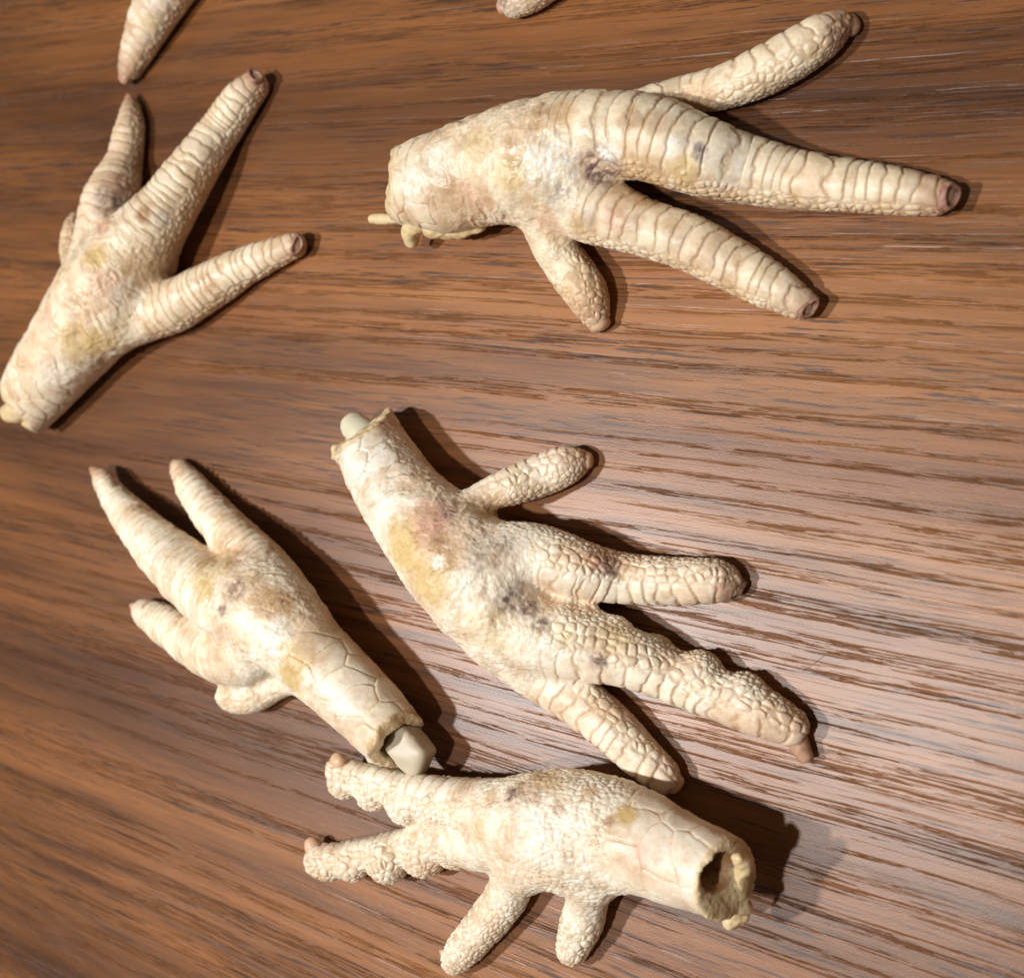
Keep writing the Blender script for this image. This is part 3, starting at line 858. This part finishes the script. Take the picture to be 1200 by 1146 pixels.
# ---- left lower foot
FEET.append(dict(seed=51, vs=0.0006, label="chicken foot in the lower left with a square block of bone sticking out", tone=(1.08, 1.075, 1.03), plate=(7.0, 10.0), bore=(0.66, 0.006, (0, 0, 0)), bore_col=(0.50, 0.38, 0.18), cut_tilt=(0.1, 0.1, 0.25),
    limbs=[
        leg([(466, 868, 37, 12), (442, 843, 41, 12.5), (412, 812, 44, 13.5), (376, 778, 46, 14.5), (342, 744, 50, 15.5), (310, 712, 52, 15.5), (285, 692, 44, 15)], plates_to=0.52, half=2.4, pamp=0.34),
        toe('toe', [(330, 735, 46, 16), (300, 716, 48, 16), (268, 703, 44, 15.5), (234, 682, 39, 13), (200, 653, 33, 11), (166, 619, 25, 10), (138, 587, 18, 8), (121, 561, 12, 7)], ring=2.7, amp=0.85, gw=0.28, rfrom=10, **{'from': 22}, half=1.5, tip=0.6, baseamp=0.6,
            claws=[('cone', 9, 17, (1, -0.1, 0.3), 0.55, CLAW)]),
        toe('toe', [(352, 738, 36, 15), (332, 700, 35, 13), (310, 668, 32, 11), (282, 637, 28, 9.5), (252, 604, 24), (227, 573, 19), (213, 552, 13)], ring=2.5, amp=0.85, gw=0.28, **{'from': 11}, half=1.5, tip=0.55, claws=[('knob', 9, 9, (1, 0, 0.2), 0.72, CLAW)]),
        toe('toe', [(310, 745, 46, 12), (282, 765, 40, 10), (252, 759, 35), (221, 745, 29), (190, 728, 22), (170, 717, 15)], ring=2.7, amp=0.8, gw=0.28, **{'from': 12}, half=1.5, tip=0.3, claws=[('cone', 8, 20, (1, 0, 0.1), 0.7, CLAWPALE)]),
        toe('hind_toe', [(365, 790, 30, 9), (342, 795, 20, 6), (320, 805, 19), (297, 815, 22), (277, 815, 22), (270, 815, 18)], **{'from': 9}, half=0.2, tip=0.1, pamp=0.22, claws=[('knob', 5, 4, (0.6, -1, 0.1), 0.7, CLAW)]),
    ],
    stains=[(245, 665, 30, 'yellow', 0.45), (320, 705, 26, 'ochre', 0.6), (255, 650, 24, 'ochre', 0.45), (275, 690, 14, 'bruise', 0.5), (284, 694, 6, 'dark', 0.4), (260, 715, 9, 'bruise', 0.55), (240, 690, 16, 'yellow', 0.6), (345, 790, 26, 'yellow', 0.7),
            (335, 770, 20, 'yellow', 0.5), (315, 745, 14, 'white', 0.95), (330, 733, 12, 'white', 0.8), (322, 768, 14, 'white', 0.8), (285, 775, 9, 'white', 0.8), (300, 790, 10, 'white', 0.6), (250, 760, 26, 'ochre', 0.3), (225, 740, 20, 'pink', 0.2),
            (285, 650, 18, 'pink', 0.25), (370, 800, 22, 'white', 0.5), (400, 820, 30, 'white', 0.4), (190, 640, 30, 'white', 0.3), (300, 830, 10, 'white', 0.4)],
    block=(481, 877, 10.0, 0.0125, 0.0090, 0.0080),
    pieces=[('tendon', [[(440, 885, 12, 6), (455, 895, 11, 5), (466, 898, 9, 5)]], BONE, dict(noise=0.0003, seed=9))]))

# ---- lowest foot, sole towards the camera
UPY = (0.1, 0.85, 0.45)
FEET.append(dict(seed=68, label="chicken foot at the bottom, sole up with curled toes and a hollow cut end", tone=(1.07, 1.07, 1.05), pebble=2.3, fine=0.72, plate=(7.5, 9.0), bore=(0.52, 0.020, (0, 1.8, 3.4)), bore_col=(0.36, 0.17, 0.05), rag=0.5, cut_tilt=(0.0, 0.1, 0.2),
    limbs=[
        leg([(854, 1032, 48, 22), (830, 1019, 51, 21), (795, 1006, 54, 19.5), (750, 986, 60, 17), (700, 976, 70, 15), (650, 972, 70, 15), (605, 966, 52, 14)], plates_to=0.40, up=(0.1, 0.6, 0.7), half=2.2, sole=0.30, wr=0.35, pamp=0.30),
        toe('toe', [(640, 960, 52, 17), (590, 953, 42, 14), (545, 943, 32, 12), (510, 936, 27, 11), (470, 926, 22, 10), (432, 915, 19, 9.5), (404, 906, 18, 9), (394, 902, 14, 10)], up=UPY, half=0.75, ring=3.2, **{'from': 17}, tip=0.15, pamp=0.6,
            k=0.002, pm=1.0, padk=0.0016, pads=[(404, 915, 22, 8), (438, 928, 23, 8), (476, 942, 25, 8), (515, 957, 28, 8), (550, 975, 28, 7)], claws=[('knob', 11, 14, (-0.1, 0.9, 0.35), 0.72, CLAWPALE)]),
        toe('toe', [(600, 975, 48, 12), (560, 982, 38, 9), (530, 982, 28, 8), (492, 988, 23), (450, 997, 21), (410, 1005, 20), (380, 1010, 21), (373, 1008, 17)], up=UPY, half=0.6, ring=2.6, **{'from': 15}, tip=0.2, pamp=0.6,
            k=0.002, pm=1.0, padk=0.0016, pads=[(388, 1011, 20), (414, 1011, 22), (455, 1007, 28), (497, 1001, 28), (534, 991, 28), (564, 980, 24, 6)], claws=[('knob', 11, 17, (0.1, 0.9, 0.3), 0.72, CLAWPALE)]),
        toe('toe', [(625, 990, 36, 12), (605, 1020, 28, 8), (591, 1053, 27), (566, 1086, 24), (543, 1113, 22), (533, 1126, 17)], up=(-0.8, 0.3, -0.2), half=0.6, ring=2.8, **{'from': 14}, tip=0.1, pamp=0.5,
            k=0.0018, pads=[(612, 1012, 38, 17)], claws=[('cone', 7, 12, (0.2, 0.9, 0.2), 0.6, CLAWPALE)]),
        toe('hind_toe', [(690, 1010, 40, 12), (688, 1052, 27, 7), (681, 1082, 26), (670, 1112, 20)], up=(0.8, 0, -0.3), half=0.7, ring=2.8, k=0.002, pads=[(692, 1022, 40, 15)], **{'from': 12}, tip=0.1, pamp=0.5, claws=[('knob', 5, 5, (1, 0.4, 0.4), 0.72, CLAWPALE)]),
    ],
    stains=[(605, 930, 26, 'brown', 0.4), (602, 928, 12, 'bruise', 0.7), (575, 935, 12, 'ochre', 0.5), (640, 910, 22, 'ochre', 0.5), (690, 927, 12, 'ochre', 0.5), (735, 955, 14, 'yellow', 0.75), (714, 960, 7, 'brown', 0.7), (627, 935, 9, 'brown', 0.45), (655, 945, 10, 'brown', 0.4),
            (750, 1000, 12, 'pink', 0.4), (770, 1005, 8, 'brown', 0.4), (740, 1005, 22, 'pink', 0.2), (620, 985, 34, 'white', 0.4), (670, 1000, 40, 'white', 0.4), (780, 980, 30, 'white', 0.3), (820, 1040, 30, 'white', 0.5), (610, 1050, 14, 'ochre', 0.35), (560, 975, 16, 'yellow', 0.35), (400, 1020, 20, 'ochre', 0.25)],
    pieces=[('torn_flesh', [[(862, 1072, 13, 13), (866, 1050, 12, 16), (868, 1030, 11, 19), (872, 1012, 11, 22), (866, 1004, 8, 24)], [(860, 1075, 12, 12), (866, 1060, 12, 15)]], TENDON, dict(noise=0.0010, seed=3, freq=420)),
            ('tendon', [[(850, 1040, 8, 17), (858, 1030, 7, 19), (862, 1020, 6, 21)]], TENDON, dict(noise=0.0004, seed=7))]))

# ---- two feet that reach in from the top edge
FEET.append(dict(seed=77, label="chicken foot cut off by the upper left edge, one pale toe in view", tone=(0.98, 0.95, 0.88), vs=0.0009,
    limbs=[
        leg([(400, -330, 40, 13), (360, -270, 48, 13), (320, -210, 58, 14), (290, -165, 56, 13)], plates_to=0.4),
        toe('toe', [(310, -190, 50, 13), (268, -130, 42, 12), (232, -75, 36, 10), (205, -28, 32), (184, 10, 28), (166, 48, 22), (153, 80, 15)], ring=3.4, amp=0.5, **{'from': 18}, half=1.4, tip=0.75, claws=[('knob', 9, 10, (1, 0, 0.2), 0.72, CLAW)]),
        toe('toe', [(300, -190, 45, 12), (230, -165, 32, 9), (175, -140, 26), (120, -115, 18)], ring=3.4, **{'from': 14}, claws=[('cone', 9, 12, (1, 0, 0), 0.45, CLAW)]),
        toe('toe', [(310, -180, 45, 12), (320, -120, 32, 9), (330, -75, 26), (338, -35, 17)], ring=3.4, **{'from': 14}, claws=[('cone', 9, 8, (1, 0, 0), 0.45, CLAW)]),
    ], stains=[(175, 30, 12, 'yellow', 0.4), (190, 5, 14, 'white', 0.4)]))
FEET.append(dict(seed=85, label="chicken foot cut off by the top edge, only a pebbled toe tip in view", tone=(0.98, 0.95, 0.90), vs=0.0009, pebble=2.0,
    limbs=[
        leg([(860, -330, 40, 13), (820, -270, 48, 13), (790, -220, 58, 14), (760, -180, 56, 13)], plates_to=0.4),
        toe('toe', [(770, -200, 50, 13), (730, -140, 40, 11), (695, -85, 32), (660, -45, 28), (628, -14, 25), (603, 2, 20)], ring=3.6, up=(-0.8, 0.5, 0.4), half=0.8, pamp=0.5, **{'from': 18}, tip=0.2, claws=[('knob', 9, 8, (0.8, -0.2, 0.4), 0.72, CLAW)]),
        toe('toe', [(765, -195, 45, 12), (690, -190, 32, 9), (630, -180, 26), (580, -165, 18)], ring=3.4, **{'from': 14}, claws=[('cone', 9, 12, (1, 0, 0), 0.45, CLAW)]),
        toe('toe', [(770, -190, 45, 12), (790, -130, 32, 9), (805, -85, 26), (815, -50, 17)], ring=3.4, **{'from': 14}, claws=[('cone', 9, 8, (1, 0, 0), 0.45, CLAW)]),
    ], stains=[(588, 3, 9, 'bruise', 0.6)]))

for sp in FEET:
    build_foot(sp)

# ------------------------------------------------------------------ a stray hair
def make_hair():
    pts = [unproj(x, y, 0.0003) for x, y in ((940, 787), (949, 781), (957, 775), (966, 768))]
    P = np.array([[*p, 0.00006] for p in pts])
    C = resample(P, 0.0006)
    V = []; Q = []
    for i, c in enumerate(C):
        t = C[min(i + 1, len(C) - 1), :3] - C[max(i - 1, 0), :3]; t /= np.linalg.norm(t)
        s = np.cross(t, ZUP); s /= np.linalg.norm(s); u = np.cross(s, t)
        for k in range(5):
            a = 2 * math.pi * k / 5
            V.append(c[:3] + 0.00004 * (s * math.cos(a) + u * math.sin(a)))
    for i in range(len(C) - 1):
        for k in range(5):
            Q.append((i * 5 + k, i * 5 + (k + 1) % 5, i * 5 + 5 + (k + 1) % 5, i * 5 + 5 + k))
    me = bpy.data.meshes.new("hair"); me.from_pydata([tuple(v) for v in V], [], Q); me.update()
    me.materials.append(horn_material("hair", (0.05, 0.03, 0.02), (0.08, 0.05, 0.03), 0.4))
    o = bpy.data.objects.new("hair", me); COL.objects.link(o)
    o["label"] = "short thin dark hair lying on the table beside a trimmed claw"; o["category"] = "hair"
make_hair()
